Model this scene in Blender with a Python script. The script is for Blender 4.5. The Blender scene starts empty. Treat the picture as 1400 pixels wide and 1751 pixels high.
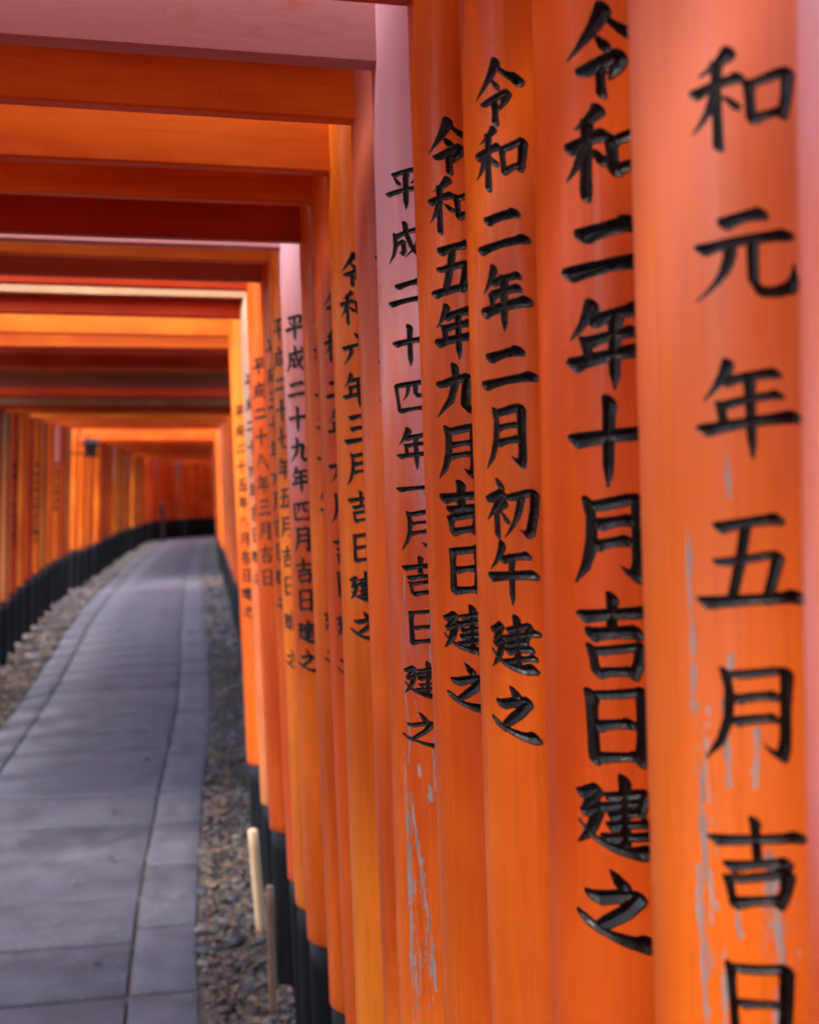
import bpy, bmesh, math, random
import numpy as np
from mathutils import Vector, Matrix, noise

random.seed(11)
rng = np.random.default_rng(11)
S = bpy.context.scene
COL = S.collection

# ------------------------------------------------------------------ camera
EYE = 1.58
cd = bpy.data.cameras.new("camera")
cd.sensor_fit = 'HORIZONTAL'
cd.sensor_width = 24.0
cd.lens = 35.0
cd.clip_start = 0.02
cd.clip_end = 500.0
cd.dof.use_dof = True
cd.dof.focus_distance = 1.38
cd.dof.aperture_fstop = 4.0
cd.dof.aperture_blades = 9
cam = bpy.data.objects.new("camera", cd)
COL.objects.link(cam)
cam.location = (0, 0, EYE)
cam.rotation_euler = (math.radians(90 - 3.416), 0, math.radians(-12.827))
S.camera = cam

# ------------------------------------------------------------------ light
SUN_EL, SUN_AZ = 60.0, 235.0          # azimuth clockwise from +Y: behind and to the right
w = bpy.data.worlds.new("World")
S.world = w
w.use_nodes = True
nt = w.node_tree
nt.nodes.clear()
sky = nt.nodes.new("ShaderNodeTexSky")
sky.sky_type = 'NISHITA'
sky.sun_disc = False
sky.sun_elevation = math.radians(SUN_EL)
sky.sun_rotation = math.radians(SUN_AZ)
sky.air_density = 1.0
sky.dust_density = 2.5
bg = nt.nodes.new("ShaderNodeBackground")
bg.inputs["Strength"].default_value = 0.15
ow = nt.nodes.new("ShaderNodeOutputWorld")
nt.links.new(sky.outputs[0], bg.inputs[0])
nt.links.new(bg.outputs[0], ow.inputs[0])

sl = bpy.data.lights.new("sun", 'SUN')
sl.energy = 0.7
sl.angle = math.radians(10)
sl.color = (1.0, 0.93, 0.84)
sun = bpy.data.objects.new("sun", sl)
COL.objects.link(sun)
el, az = math.radians(SUN_EL), math.radians(SUN_AZ)
sd = Vector((math.sin(az) * math.cos(el), math.cos(az) * math.cos(el), math.sin(el)))
sun.rotation_euler = sd.to_track_quat('Z', 'Y').to_euler()

S.view_settings.view_transform = 'Standard'
S.view_settings.look = 'None'
S.view_settings.gamma = 1.0
S.view_settings.exposure = 3.05
S.cycles.max_bounces = 14
S.cycles.diffuse_bounces = 7
S.cycles.glossy_bounces = 4
S.cycles.caustics_reflective = False
S.cycles.caustics_refractive = False
S.cycles.use_denoising = True

# ------------------------------------------------------------------ the lie of the land
def interp(t, knots):
    xs = [a for a, b in knots]
    ys = [b for a, b in knots]
    return float(np.interp(t, xs, ys))

PATHC = [(-8, -.47), (0, -.45), (3.2, -.42), (4.0, -.40), (4.4, -.36), (5.9, -.26), (6.6, -.19), (8.2, -.10),
         (9.9, -.04), (15.5, .22), (19.9, .48), (27, .93), (29.2, 1.10), (30.4, 1.5), (31.2, 2.4), (31.8, 4.0), (32.1, 5.5), (32.3, 7.)]
ROWC = [(-8, -.445), (4.2, -.445), (5.9, -.27), (6.6, -.20), (8.2, -.10), (10, -.05), (15.5, .22), (19.9, .48),
        (27, .93), (29.2, 1.10), (30.4, 1.5), (31.2, 2.4), (31.8, 4.0), (32.1, 5.5), (32.3, 7.)]
GZ = [(-10, 0), (11, 0), (13, -.06), (15.5, -.2), (20, -.37), (28, -.76), (31, -.90), (34, -.98), (90, -1.0)]

def smooth(fn, t, r=.7):
    return sum(fn(t + r * k / 3.) for k in range(-3, 4)) / 7.
def pathc(y): return smooth(lambda t: interp(t, PATHC), y)
def rowc(y): return smooth(lambda t: interp(t, ROWC), y) if y > 4.6 else interp(y, ROWC)
def gz(y): return smooth(lambda t: interp(t, GZ), y, 1.5)

# ------------------------------------------------------------------ node helpers
class NT:
    def __init__(self, name):
        self.m = bpy.data.materials.new(name)
        self.m.use_nodes = True
        self.t = self.m.node_tree
        self.t.nodes.clear()
        self.out = self.t.nodes.new("ShaderNodeOutputMaterial")
        self.b = self.t.nodes.new("ShaderNodeBsdfPrincipled")
        self.t.links.new(self.b.outputs[0], self.out.inputs[0])
        self.co = self.t.nodes.new("ShaderNodeTexCoord")
    def n(self, typ, **kw):
        o = self.t.nodes.new(typ)
        for k, v in kw.items():
            setattr(o, k, v)
        return o
    def put(self, sock, v):
        if hasattr(v, 'is_output') or isinstance(v, bpy.types.NodeSocket):
            self.t.links.new(v, sock)
        else:
            sock.default_value = v
    def coord(self, scale, kind="Object", off=None):
        mp = self.n("ShaderNodeMapping")
        mp.inputs["Scale"].default_value = scale
        self.t.links.new(self.co.outputs[kind], mp.inputs[0])
        if off is not None:
            self.put(mp.inputs["Location"], off)
        return mp.outputs[0]
    def noise(self, vec, scale, detail=4., rough=.55, dist=0.):
        o = self.n("ShaderNodeTexNoise")
        self.t.links.new(vec, o.inputs["Vector"])
        o.inputs["Scale"].default_value = scale
        o.inputs["Detail"].default_value = detail
        o.inputs["Roughness"].default_value = rough
        o.inputs["Distortion"].default_value = dist
        return o.outputs["Fac"]
    def ramp(self, v, a, b, lo=0., hi=1., smooth=True):
        o = self.n("ShaderNodeMapRange")
        o.interpolation_type = 'SMOOTHSTEP' if smooth else 'LINEAR'
        self.put(o.inputs[0], v)
        for i, x in zip((1, 2, 3, 4), (a, b, lo, hi)):
            o.inputs[i].default_value = x
        return o.outputs[0]
    def math(self, op, a, b=0., clamp=False):
        o = self.n("ShaderNodeMath", operation=op)
        o.use_clamp = clamp
        self.put(o.inputs[0], a)
        self.put(o.inputs[1], b)
        return o.outputs[0]
    def mix(self, f, a, b, mode='MIX'):
        o = self.n("ShaderNodeMix", data_type='RGBA', blend_type=mode)
        self.put(o.inputs[0], f)
        self.put(o.inputs[6], a if not isinstance(a, tuple) else (*a, 1.)[:4])
        self.put(o.inputs[7], b if not isinstance(b, tuple) else (*b, 1.)[:4])
        return o.outputs[2]
    def bump(self, h, strength, dist):
        o = self.n("ShaderNodeBump")
        o.inputs["Strength"].default_value = strength
        o.inputs["Distance"].default_value = dist
        self.put(o.inputs["Height"], h)
        return o.outputs[0]

def paint(name, col, fade=0., fade_sheen_col=(.69, .41, .51), fade_sheen_z=(1.15, 2.1), rough=.34, beam=False, peel=False, stain=0., coat=.10):  # default tint paints lavender sky sheen onto the faded paint
    """Vermilion paint on turned timber: brushed grain along the wood, weather fading, painted sky sheen, chips."""
    k = NT(name)
    rnd = k.n("ShaderNodeObjectInfo").outputs["Random"]
    off = k.n("ShaderNodeCombineXYZ")
    k.put(off.inputs[0], k.math('MULTIPLY', rnd, 37.))
    k.put(off.inputs[2], k.math('MULTIPLY', rnd, 91.))
    sc = (2.2, 26, 26) if beam else (26, 26, 1.6)
    streak = k.noise(k.coord(sc, off=off.outputs[0]), 1.0, 5, .6)
    broad = k.noise(k.coord((1.1, 1.1, 1.1) if not beam else (1.5, 4, 4), off=off.outputs[0]), 1.7, 3, .5)
    fine = k.noise(k.coord((9, 210, 210) if beam else (210, 210, 7), off=off.outputs[0]), 1.0, 3, .6)
    c2 = (col[0] * .76, col[1] * .60, col[2] * .65)
    c3 = (min(1, col[0] * 1.08), col[1] * 1.28, col[2] * 1.3)
    base = k.mix(k.ramp(streak, .35, .7), c2, col)
    base = k.mix(k.ramp(broad, .42, .68), base, c3)
    base = k.mix(k.math('MULTIPLY', k.ramp(fine, .5, .75), .32), base, (col[0] * .6, col[1] * .5, col[2] * .5))
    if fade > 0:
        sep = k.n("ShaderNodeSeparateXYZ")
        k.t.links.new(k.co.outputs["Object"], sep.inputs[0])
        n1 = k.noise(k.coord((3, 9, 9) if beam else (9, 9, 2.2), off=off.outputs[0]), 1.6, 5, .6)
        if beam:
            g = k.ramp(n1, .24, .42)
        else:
            g = k.ramp(k.math('ADD', sep.outputs[2], k.math('MULTIPLY', k.math('SUBTRACT', n1, .5), 1.1)), fade_sheen_z[0], fade_sheen_z[1])
        base = k.mix(k.math('MULTIPLY', g, fade), base, fade_sheen_col)
    if stain > 0:
        n2 = k.noise(k.coord((7, 3, 3) if beam else (8, 8, 1.1), off=off.outputs[0]), 1.5, 6, .65, .6)
        base = k.mix(k.math('MULTIPLY', k.ramp(n2, .62, .74), stain), base, (.10, .035, .02))
    # small specks of dirt
    sp = k.noise(k.coord((1, 1, 1), off=off.outputs[0]), 95, 2, .5)
    base = k.mix(k.math('MULTIPLY', k.ramp(sp, .74, .80), .35), base, (.12, .04, .02))
    hgt = k.math('ADD', k.math('MULTIPLY', fine, .6), k.math('MULTIPLY', streak, .8))
    rg = k.ramp(k.noise(k.coord((14, 14, 3) if not beam else (3, 14, 14), off=off.outputs[0]), 1.5, 4), .3, .75, rough - .07, rough + .16)
    if beam:
        coat, rough = .05, .5
        k.b.inputs['Specular IOR Level'].default_value = .22
        rg = k.math('ADD', rg, .18)
    if peel:
        at = k.n("ShaderNodeAttribute")
        at.attribute_name = "peel"
        pn = k.noise(k.coord((420, 420, 85)), 1.0, 6, .68, .4)
        pn2 = k.noise(k.coord((130, 130, 30)), 1.0, 4, .55)
        pv = k.math('ADD', at.outputs["Fac"], k.math('MULTIPLY', k.math('SUBTRACT', k.math('ADD', k.math('MULTIPLY', pn, .6), k.math('MULTIPLY', pn2, .4)), .5), 3.9))
        pm = k.math('MULTIPLY', k.ramp(pv, .50, .58), k.ramp(at.outputs["Fac"], .02, .12))
        wn = k.noise(k.coord((260, 260, 6)), 1.0, 4, .6)
        wood = k.mix(k.ramp(wn, .3, .7), (.26, .20, .175), (.46, .385, .345))
        base = k.mix(pm, base, wood)
        hgt = k.math('SUBTRACT', hgt, k.math('MULTIPLY', pm, 3.0))
        rg = k.math('MAXIMUM', rg, k.math('MULTIPLY', pm, .8))
        k.put(k.b.inputs["Coat Weight"], k.math('MULTIPLY', k.math('SUBTRACT', 1., pm), coat))
    else:
        k.b.inputs["Coat Weight"].default_value = coat
    k.b.inputs["Coat Roughness"].default_value = .13
    if not beam:
        k.b.inputs['Specular IOR Level'].default_value = .27
    k.put(k.b.inputs["Base Color"], base)
    k.put(k.b.inputs["Roughness"], rg)
    k.put(k.b.inputs["Normal"], k.bump(hgt, .28, .0012))
    k.put(k.b.inputs["Coat Normal"], k.bump(hgt, .16, .0010))
    return k.m

VER = (.70, .098, .006)
ORA = (.77, .136, .008)
DEEP = (.46, .036, .006)
BRI = (.82, .185, .012)
M = {}
M['ver'] = paint('vermilion paint', VER)
M['ora'] = paint('orange paint', ORA)
M['deep'] = paint('deep red paint', DEEP)
M['bri'] = paint('bright orange paint', BRI)
M['deep'] = paint('old deep red paint', DEEP, stain=.35)
M['old'] = paint('old brownish paint', (.40, .085, .012), stain=.5, fade=.3, fade_sheen_col=(.40, .2, .15))
M['pink'] = paint('faded sky-sheen paint', ORA, fade=.92, fade_sheen_z=(1.2, 2.05))
M['pinkpeel'] = paint('faded chipped sky-sheen paint', (.82, .15, .012), fade=.92, fade_sheen_z=(1.25, 2.0), peel=True)
M['peel'] = paint('chipped vermilion paint', ORA, fade=.25, fade_sheen_z=(1.3, 2.1), peel=True, rough=.38)
M['dusty'] = paint('dusty orange paint', (.62, .14, .03), fade=.45, fade_sheen_col=(.48, .26, .2), fade_sheen_z=(1.0, 2.0))
M['pale'] = paint('pale cream paint', (.74, .2, .06), fade=.95, fade_sheen_col=(.36, .225, .155), fade_sheen_z=(1.3, 1.75))  # cream towards the top, orange lower down
M['b_ver'] = paint('vermilion beam paint', VER, beam=True)
M['b_ora'] = paint('orange beam paint', ORA, beam=True)
M['b_deep'] = paint('deep red beam paint', DEEP, beam=True, stain=.3)
M['b_bri'] = paint('bright orange beam paint', BRI, beam=True)
M['b_pink'] = paint('faded sky-sheen beam paint', (.66, .10, .02), fade=.9, fade_sheen_col=(.52, .25, .28), beam=True)  # pink tint paints sky sheen onto the faded beam
M['b_brown'] = paint('weathered brown beam paint', (.30, .075, .02), beam=True, stain=.6, fade=.2, fade_sheen_col=(.2, .13, .08))
M['b_maroon'] = paint('dull red beam paint', (.42, .05, .025), beam=True, fade=.45, fade_sheen_col=(.33, .13, .12), stain=.35)
M['b_pale'] = paint('pale cream beam paint', (.75, .42, .22), fade=.9, fade_sheen_col=(.50, .29, .16), beam=True, stain=.4)

def mat_black(name, col, rough, coat=.0, scale=26):
    k = NT(name)
    rnd = k.n("ShaderNodeObjectInfo").outputs["Random"]
    off = k.n("ShaderNodeCombineXYZ")
    k.put(off.inputs[2], k.math('MULTIPLY', rnd, 50.))
    st = k.noise(k.coord((scale, scale, 2.), off=off.outputs[0]), 1., 5, .6)
    ck = k.noise(k.coord((90, 90, 5), off=off.outputs[0]), 1., 4, .6)
    b = k.mix(k.ramp(st, .35, .7), col, (col[0] * 2.4, col[1] * 2.4, col[2] * 2.5))
    b = k.mix(k.math('MULTIPLY', k.ramp(ck, .70, .78), .6), b, (.16, .15, .15))
    k.put(k.b.inputs["Base Color"], b)
    k.put(k.b.inputs["Roughness"], k.ramp(st, .3, .7, rough - .08, rough + .12))
    k.b.inputs["Specular IOR Level"].default_value = .16
    k.put(k.b.inputs["Normal"], k.bump(ck, .3, .001))
    return k.m
M['base'] = mat_black('black base paint', (.0035, .0035, .0042), .5)

def mat_ink():
    k = NT('black lacquer in carved strokes')
    n1 = k.noise(k.coord((130, 130, 130)), 1., 4, .6)
    n2 = k.noise(k.coord((420, 420, 420)), 1., 2, .5)
    k.put(k.b.inputs["Base Color"], k.mix(k.ramp(n1, .5, .8), (.0025, .002, .0022), (.010, .008, .008)))
    k.put(k.b.inputs["Roughness"], k.ramp(n1, .3, .7, .2, .42))
    k.b.inputs["Coat Weight"].default_value = .12
    k.b.inputs["Specular IOR Level"].default_value = .25
    k.b.inputs["Coat Roughness"].default_value = .12
    k.put(k.b.inputs["Normal"], k.bump(k.math('ADD', n1, k.math('MULTIPLY', n2, .5)), .45, .0012))
    return k.m
M['ink'] = mat_ink()

# ------------------------------------------------------------------ mesh helpers
def mesh_obj(name, me, mat, parent=None):
    o = bpy.data.objects.new(name, me)
    COL.objects.link(o)
    if mat is not None:
        if len(me.materials) == 0:
            me.materials.append(None)
        o.material_slots[0].link = 'OBJECT'
        o.material_slots[0].material = mat
    if parent is not None:
        o.parent = parent
    return o

def from_np(name, V, F, smooth=True):
    me = bpy.data.meshes.new(name)
    me.from_pydata([tuple(v) for v in V], [], [tuple(f) for f in F])
    if smooth:
        me.polygons.foreach_set('use_smooth', [True] * len(me.polygons))
    me.update()
    return me

def cyl_mesh(name, R, z0, z1, seg=56, rings=14, wob=.0009, round_bottom=.004, seed=0):
    zs = [z0, z0 + .0015, z0 + round_bottom] + list(np.linspace(z0 + .03, z1, rings))
    rs = [R - round_bottom, R - round_bottom * .35, R] + [R] * rings
    V, F = [], []
    for zi, (z, r) in enumerate(zip(zs, rs)):
        for i in range(seg):
            a = 2 * math.pi * i / seg
            d = wob * (noise.noise(Vector((math.cos(a) * 1.6, math.sin(a) * 1.6, z * 1.3 + seed * 7.7))))
            V.append(((r + d) * math.sin(a), -(r + d) * math.cos(a), z))
    n = len(zs)
    for j in range(n - 1):
        for i in range(seg):
            F.append((j * seg + i, j * seg + (i + 1) % seg, (j + 1) * seg + (i + 1) % seg, (j + 1) * seg + i))
    F.append(tuple(range(seg - 1, -1, -1)))
    F.append(tuple((n - 1) * seg + i for i in range(seg)))
    return from_np(name, V, F)

def hero_cyl(name, R, z0, z1, lines, carve=None, pitch_mm=.75):
    """Pillar with carved characters and a 'peel' attribute: lines = [(half width m, [(phi deg, z), ...])]."""
    h = pitch_mm / 1000.
    aset = np.radians(np.arange(-180, 180, 2.5))
    zset = np.r_[np.linspace(z0 + .01, z1, 220)]
    if lines:
        aset = np.r_[aset, np.radians(np.arange(8, 92, 1.2))]
        zset = np.r_[zset, np.arange(z0 + .3, z1 - .5, .004)]
    if carve:
        text, phi, zl, wid, hgt, wt, slant = carve
        ps = phi if isinstance(phi, (list, tuple)) else [phi]
        span = .66 * wid / R
        aset = np.r_[aset, np.arange(math.radians(min(ps)) - span, math.radians(max(ps)) + span, h / R)]
        zset = np.r_[zset, np.arange(min(zl) - hgt * .75, max(zl) + hgt * .75, h)]
    def thin(v, m):
        v = np.sort(v)
        keep = [v[0]]
        for x in v[1:]:
            if x - keep[-1] > m:
                keep.append(x)
        return np.array(keep)
    a = thin(aset, h / R * .6)
    zs = np.r_[z0, z0 + .0015, z0 + .004, thin(zset, h * .6)]
    seg, n = len(a), len(zs)
    rs = np.r_[R - .004, R - .0014, R, np.full(n - 3, R)]
    A, Z = np.meshgrid(a, zs)
    dR = np.zeros_like(Z)
    if carve:
        for i, (ch, zc) in enumerate(zip(text, zl)):
            js, jw, jt = char_jitter(text, i)
            ph = math.radians(phi[i] if isinstance(phi, (list, tuple)) else phi)
            hh = char_height(ch, hgt)
            ia = np.nonzero(abs((ph - a) * R) < wid * .68)[0]
            iz = np.nonzero(abs(zs - zc) < hh * .76)[0]
            sl_ = np.ix_(iz, ia)
            u = (ph - A[sl_]) * R
            v = Z[sl_] - zc - (slant + js) * u
            f = stroke_field(ch, 50 + u / (wid * jw) * 100, 50 - v / hh * 100, round(wt * jt, 3), text[:5] + str(i))
            d = -f * wid / 100
            dR[sl_] = np.maximum(dR[sl_], np.where(d > LIP * .92, .0012 + np.clip(SLOPE * d, 0, DEEPEST + .0005), 0))
    RR = np.repeat(rs[:, None], seg, 1) - dR
    V = np.stack([-RR * np.sin(A), -RR * np.cos(A), Z], -1).reshape(-1, 3)     # a grows towards -X
    pot = np.zeros_like(Z)
    for hw, pts, *st_ in (lines or ()):
        hw, st_ = hw * 1.5, (st_[0] if st_ else .95)
        for (p0, q0), (p1, q1) in zip(pts[:-1], pts[1:]):
            ax, az_ = np.radians(p0) * R, q0
            bx, bz_ = np.radians(p1) * R, q1
            AA = A * R
            dx, dz = bx - ax, bz_ - az_
            t = np.clip(((AA - ax) * dx + (Z - az_) * dz) / (dx * dx + dz * dz + 1e-12), 0, 1)
            d = np.hypot(AA - ax - t * dx, Z - az_ - t * dz)
            pot = np.maximum(pot, st_ * np.clip(1 - d / hw, 0, 1))
    I = np.arange(n * seg).reshape(n, seg)
    Fq = np.stack([I[:-1], np.roll(I[:-1], -1, 1), np.roll(I[1:], -1, 1), I[1:]], -1).reshape(-1, 4)[:, ::-1]
    caps = [np.arange(seg), I[-1][::-1]]
    me = bpy.data.meshes.new(name)
    loops = np.concatenate([Fq.reshape(-1)] + caps).astype(np.int32)
    starts = np.r_[np.arange(len(Fq)) * 4, len(Fq) * 4, len(Fq) * 4 + seg].astype(np.int32)
    me.vertices.add(len(V)); me.vertices.foreach_set('co', V.reshape(-1).astype(np.float32))
    me.loops.add(len(loops)); me.loops.foreach_set('vertex_index', loops)
    me.polygons.add(len(starts)); me.polygons.foreach_set('loop_start', starts)
    me.polygons.foreach_set('use_smooth', np.ones(len(starts), bool))
    me.update(calc_edges=True)
    me.validate()
    at = me.attributes.new("peel", 'FLOAT', 'POINT')
    at.data.foreach_set('value', pot.reshape(-1).astype(np.float32))
    return me

def beam_mesh(name, L, depth, height, bev=.004, nx=14, wob=.0012, seed=0):
    """Sawn beam along X, underside at z=0, centred in x and y, eased arris, slightly uneven."""
    prof = [(-depth / 2 + bev, 0), (depth / 2 - bev, 0), (depth / 2, bev), (depth / 2, height - bev),
            (depth / 2 - bev, height), (-depth / 2 + bev, height), (-depth / 2, height - bev), (-depth / 2, bev)]
    V, F = [], []
    for i in range(nx + 1):
        x = -L / 2 + L * i / nx
        dz = wob * noise.noise(Vector((x * 1.7, seed * 3.1, .5)))
        dy = wob * noise.noise(Vector((x * 1.3, seed * 5.3, 9.5)))
        for j, (y, z) in enumerate(prof):
            V.append((x, y + dy, z + dz))
    m = len(prof)
    for i in range(nx):
        for j in range(m):
            F.append((i * m + j, i * m + (j + 1) % m, (i + 1) * m + (j + 1) % m, (i + 1) * m + j))
    F.append(tuple(range(m - 1, -1, -1)))
    F.append(tuple(nx * m + j for j in range(m)))
    F = [f[::-1] for f in F]
    return from_np(name, V, F, smooth=False)

def lintel_cap_mesh(name, L, depth, height):
    """Kasagi: top rail whose ends sweep up, with a shallow pitched top."""
    V, F = [], []
    nx = 20
    for i in range(nx + 1):
        t = -1 + 2 * i / nx
        x = t * L / 2
        up = .07 * max(0, abs(t) - .35) ** 2 / .42
        for (y, z) in [(-depth / 2 * .86, 0), (depth / 2 * .86, 0), (depth / 2, height * .75), (0, height), (-depth / 2, height * .75)]:
            V.append((x, y, z + up))
    for i in range(nx):
        for j in range(5):
            F.append((i * 5 + j, (i + 1) * 5 + j, (i + 1) * 5 + (j + 1) % 5, i * 5 + (j + 1) % 5))
    F.append(tuple(range(5)))
    F.append(tuple(nx * 5 + j for j in range(4, -1, -1)))
    return from_np(name, V, F, smooth=False)

# ------------------------------------------------------------------ brush-written characters (0..100 box, y down)
def bez(a, b, c, r0, r1, n=9, e=1.0):
    out = []
    for i in range(n + 1):
        t = i / n
        x = (1 - t) ** 2 * a[0] + 2 * t * (1 - t) * b[0] + t * t * c[0]
        y = (1 - t) ** 2 * a[1] + 2 * t * (1 - t) * b[1] + t * t * c[1]
        out.append((x, y, r0 + (r1 - r0) * t ** e))
    return out
def H(x1, y1, x2, y2, r=5.):
    dx, dy = x2 - x1, y2 - y1
    q = lambda t, o=0: (x1 + dx * t, y1 + dy * t + o)
    return [(x1 - 1, y1 - 2, r * .6), (*q(.06, .8), r * 1.14), (*q(.18), r * .98), (*q(.5, -.8), r * .86), (*q(.84), r * .98), (*q(.95, .6), r * 1.2), (x2, y2 + 1.8, r * .85)]
def V(x1, y1, x2, y2, r=5.4, needle=False):
    dx, dy = x2 - x1, y2 - y1
    q = lambda t: (x1 + dx * t, y1 + dy * t)
    a = [(x1 - 2.5, y1 - 1, r * .6), (x1 + .5, y1 + 2, r * 1.1), (*q(.16), r * .9), (*q(.55), r * .86)]
    return a + ([(*q(.8), r * .8), (x2, y2, r * .12)] if needle else [(*q(.88), r * .95), (x2, y2 - 3, r * .95)])
def P(a, b, c, r=5.8):
    return [(a[0] - 2, a[1] - 1, r * .6)] + bez(a, b, c, r * 1.08, r * .1, 10, 1.15)
def N(a, b, c, r=7.):
    o = bez(a, b, c, r * .4, r * 1.15, 10, 1.2)
    x, y, _ = o[-1]
    return o[:-2] + [(x - 13, y - 4.5, r * 1.12), (x - 6, y - 1.5, r * .6), (x, y, r * .1)]
def D(x1, y1, x2, y2, r=6.2):
    return [(x1, y1, r * .2), ((x1 + x2) / 2, (y1 + y2) / 2 - 1, r * .75), (x2 - 1, y2 - 1, r * 1.1), (x2, y2, r * .8)]
def Z(*p): return list(p)
def BOX(x0, y0, x1, y1, bx0, bx1, rise=5, r=5.):
    return [V(x0, y0, bx0, y1, r),
            Z((x0, y0 + 1, r * .6), (x0 + 8, y0 + 1, r * .8), (x1 - 6, y0 - rise, r * .8), (x1, y0 - rise + 1, r * 1.15), ((x1 + bx1) / 2 + 1, (y0 + y1) / 2, r * .95), (bx1, y1 - 2, r * .9))]
GL = {}
GL['令'] = [P((50, 3), (38, 30), (5, 54)), N((50, 8), (64, 30), (98, 42), 7.4), D(40, 33, 52, 45, 5.2),
           Z((20, 66, 3.4), (28, 66, 4.6), (60, 56, 4.4), (69, 56, 6), (64, 66, 5), (56, 80, 1.0)), V(46, 68, 47, 101, 5.2)]
GL['和'] = [P((42, 3), (32, 14), (12, 20), 5.4), H(3, 40, 50, 31, 4.8), V(28, 13, 28, 99, 5.2), P((27, 38), (20, 62), (2, 76), 5), D(33, 46, 47, 60, 5)] + \
          BOX(57, 37, 93, 76, 61, 88, 6, 5.) + [H(62, 72, 90, 67, 4.4)]
GL['元'] = [H(30, 15, 68, 8, 5), H(6, 42, 92, 31, 5.2), P((40, 42), (38, 72), (4, 92), 5.2),
           Z((59, 37, 5.4), (58, 60, 5), (58, 76, 5.2), (64, 87, 5.6), (78, 89, 5.2), (91, 86, 6), (95, 78, 4.2), (95, 62, .7))]
GL['年'] = [P((33, 2), (26, 22), (7, 40), 5.4), H(28, 22, 80, 13, 4.6), H(27, 43, 80, 36, 4.4), V(26, 43, 30, 66, 4.8), H(3, 69, 97, 58, 5.2), V(54, 17, 55, 103, 5.4, True)]
GL['五'] = [H(20, 12, 80, 5, 5), Z((46, 10, 5), (40, 50, 4.8), (32, 88, 4.8)), Z((16, 47, 4), (26, 47, 4.8), (66, 40, 4.6), (75, 41, 6), (70, 64, 5.2), (64, 88, 4.8)), H(2, 92, 98, 84, 5.4)]
GL['月'] = [Z((25, 5, 5.6), (29, 26, 5.2), (27, 56, 4.8), (19, 80, 3.8), (4, 100, .7)),
           Z((27, 9, 4), (36, 8, 4.6), (70, 2, 4.6), (79, 4, 6.4), (78, 40, 5.4), (78, 80, 5.6), (75, 94, 6), (66, 88, 3.6), (58, 80, .8)), H(32, 34, 70, 29, 4.2), H(31, 58, 70, 53, 4.2)]
GL['吉'] = [H(6, 28, 94, 19, 5), V(48, 1, 49, 46, 5.4), H(20, 51, 80, 44, 4.8)] + BOX(24, 66, 80, 97, 30, 71, 6, 4.8) + [H(31, 93, 73, 88, 4.6)]
GL['日'] = BOX(24, 8, 79, 97, 27, 77, 5, 5.6) + [H(30, 50, 70, 45, 4.4), H(30, 90, 74, 86, 4.8)]
GL['二'] = [H(20, 27, 78, 16, 7), H(2, 80, 98, 68, 7)]
GL['三'] = [H(22, 15, 76, 8, 5.8), H(24, 48, 76, 42, 5.6), H(2, 88, 98, 79, 6)]
GL['一'] = [H(2, 55, 98, 45, 7)]
GL['十'] = [H(3, 47, 98, 37, 5.4), V(50, 1, 50, 102, 5.8, True)]
GL['建'] = [Z((4, 27, 4), (12, 25, 4.2), (27, 19, 5.2), (20, 33, 4.2), (11, 43, 3)), Z((9, 49, 3.6), (27, 43, 5.2), (22, 62, 4.4), (14, 76, 3), (2, 88, .8)), N((5, 60), (28, 90), (100, 94), 6.4),
           Z((40, 25, 3.4), (48, 24, 3.8), (76, 18, 4), (82, 19, 4.8), (78, 32, 4), (76, 42, 3.2)), H(30, 38, 98, 29, 3.8), H(42, 49, 78, 43, 3.6), H(40, 61, 88, 55, 3.8), H(34, 76, 94, 68, 4), V(60, 2, 60, 86, 4.6)]
GL['之'] = [D(44, 2, 58, 20, 6.4), Z((16, 35, 4.6), (26, 37, 5.4), (64, 29, 4.8), (75, 32, 6), (60, 50, 4.8), (40, 64, 4.4), (24, 74, 2.6)), Z((2, 62, 4), (10, 67, 5.6), (26, 75, 4.8)) , N((16, 70), (46, 86), (100, 94), 7.2)]
GL['初'] = [D(24, 1, 34, 13, 5.4), Z((3, 34, 3.8), (12, 33, 4.6), (38, 25, 5.4), (28, 42, 4.2), (2, 68, .8)), V(26, 48, 26, 99, 5), P((45, 42), (42, 50), (31, 56), 3.8), D(32, 54, 46, 70, 4.6),
           Z((48, 30, 4), (58, 29, 4.6), (86, 22, 4.6), (95, 24, 6), (93, 54, 5), (86, 86, 5.4), (80, 92, 4.6), (68, 82, .8)), P((70, 28), (68, 66), (40, 96), 5)]
GL['午'] = [P((36, 1), (30, 24), (6, 44), 5.6), H(30, 26, 84, 17, 4.8), H(2, 58, 98, 47, 5.2), V(53, 22, 53, 103, 5.6, True)]
GL['九'] = [Z((42, 2, 5.6), (44, 30, 5), (34, 66, 4.4), (4, 97, .8)), Z((10, 38, 4), (20, 37, 4.8), (60, 27, 4.8), (69, 28, 6.2), (64, 60, 5), (63, 80, 5.2), (71, 89, 5.4), (88, 88, 5.6), (96, 82, 4), (97, 66, .7))]
GL['平'] = [H(22, 12, 80, 4, 4.8), D(25, 22, 37, 38, 5), P((80, 19), (77, 32), (62, 40), 4.6), H(2, 58, 98, 48, 5.2), V(52, 10, 52, 103, 5.4, True)]
GL['成'] = [H(22, 32, 80, 22, 4.6), Z((22, 30, 5), (23, 58, 4.6), (17, 80, 3.4), (3, 99, .8)), Z((26, 55, 3.6), (42, 50, 5), (44, 72, 4.4), (40, 82, 3.8), (32, 74, .8)),
           Z((50, 2, 5.2), (53, 32, 4.8), (64, 66, 4.6), (78, 88, 5), (92, 97, 5), (93, 78, .8)), P((79, 44), (72, 66), (44, 88), 4.6), D(72, 2, 85, 14, 4.8)]
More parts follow.
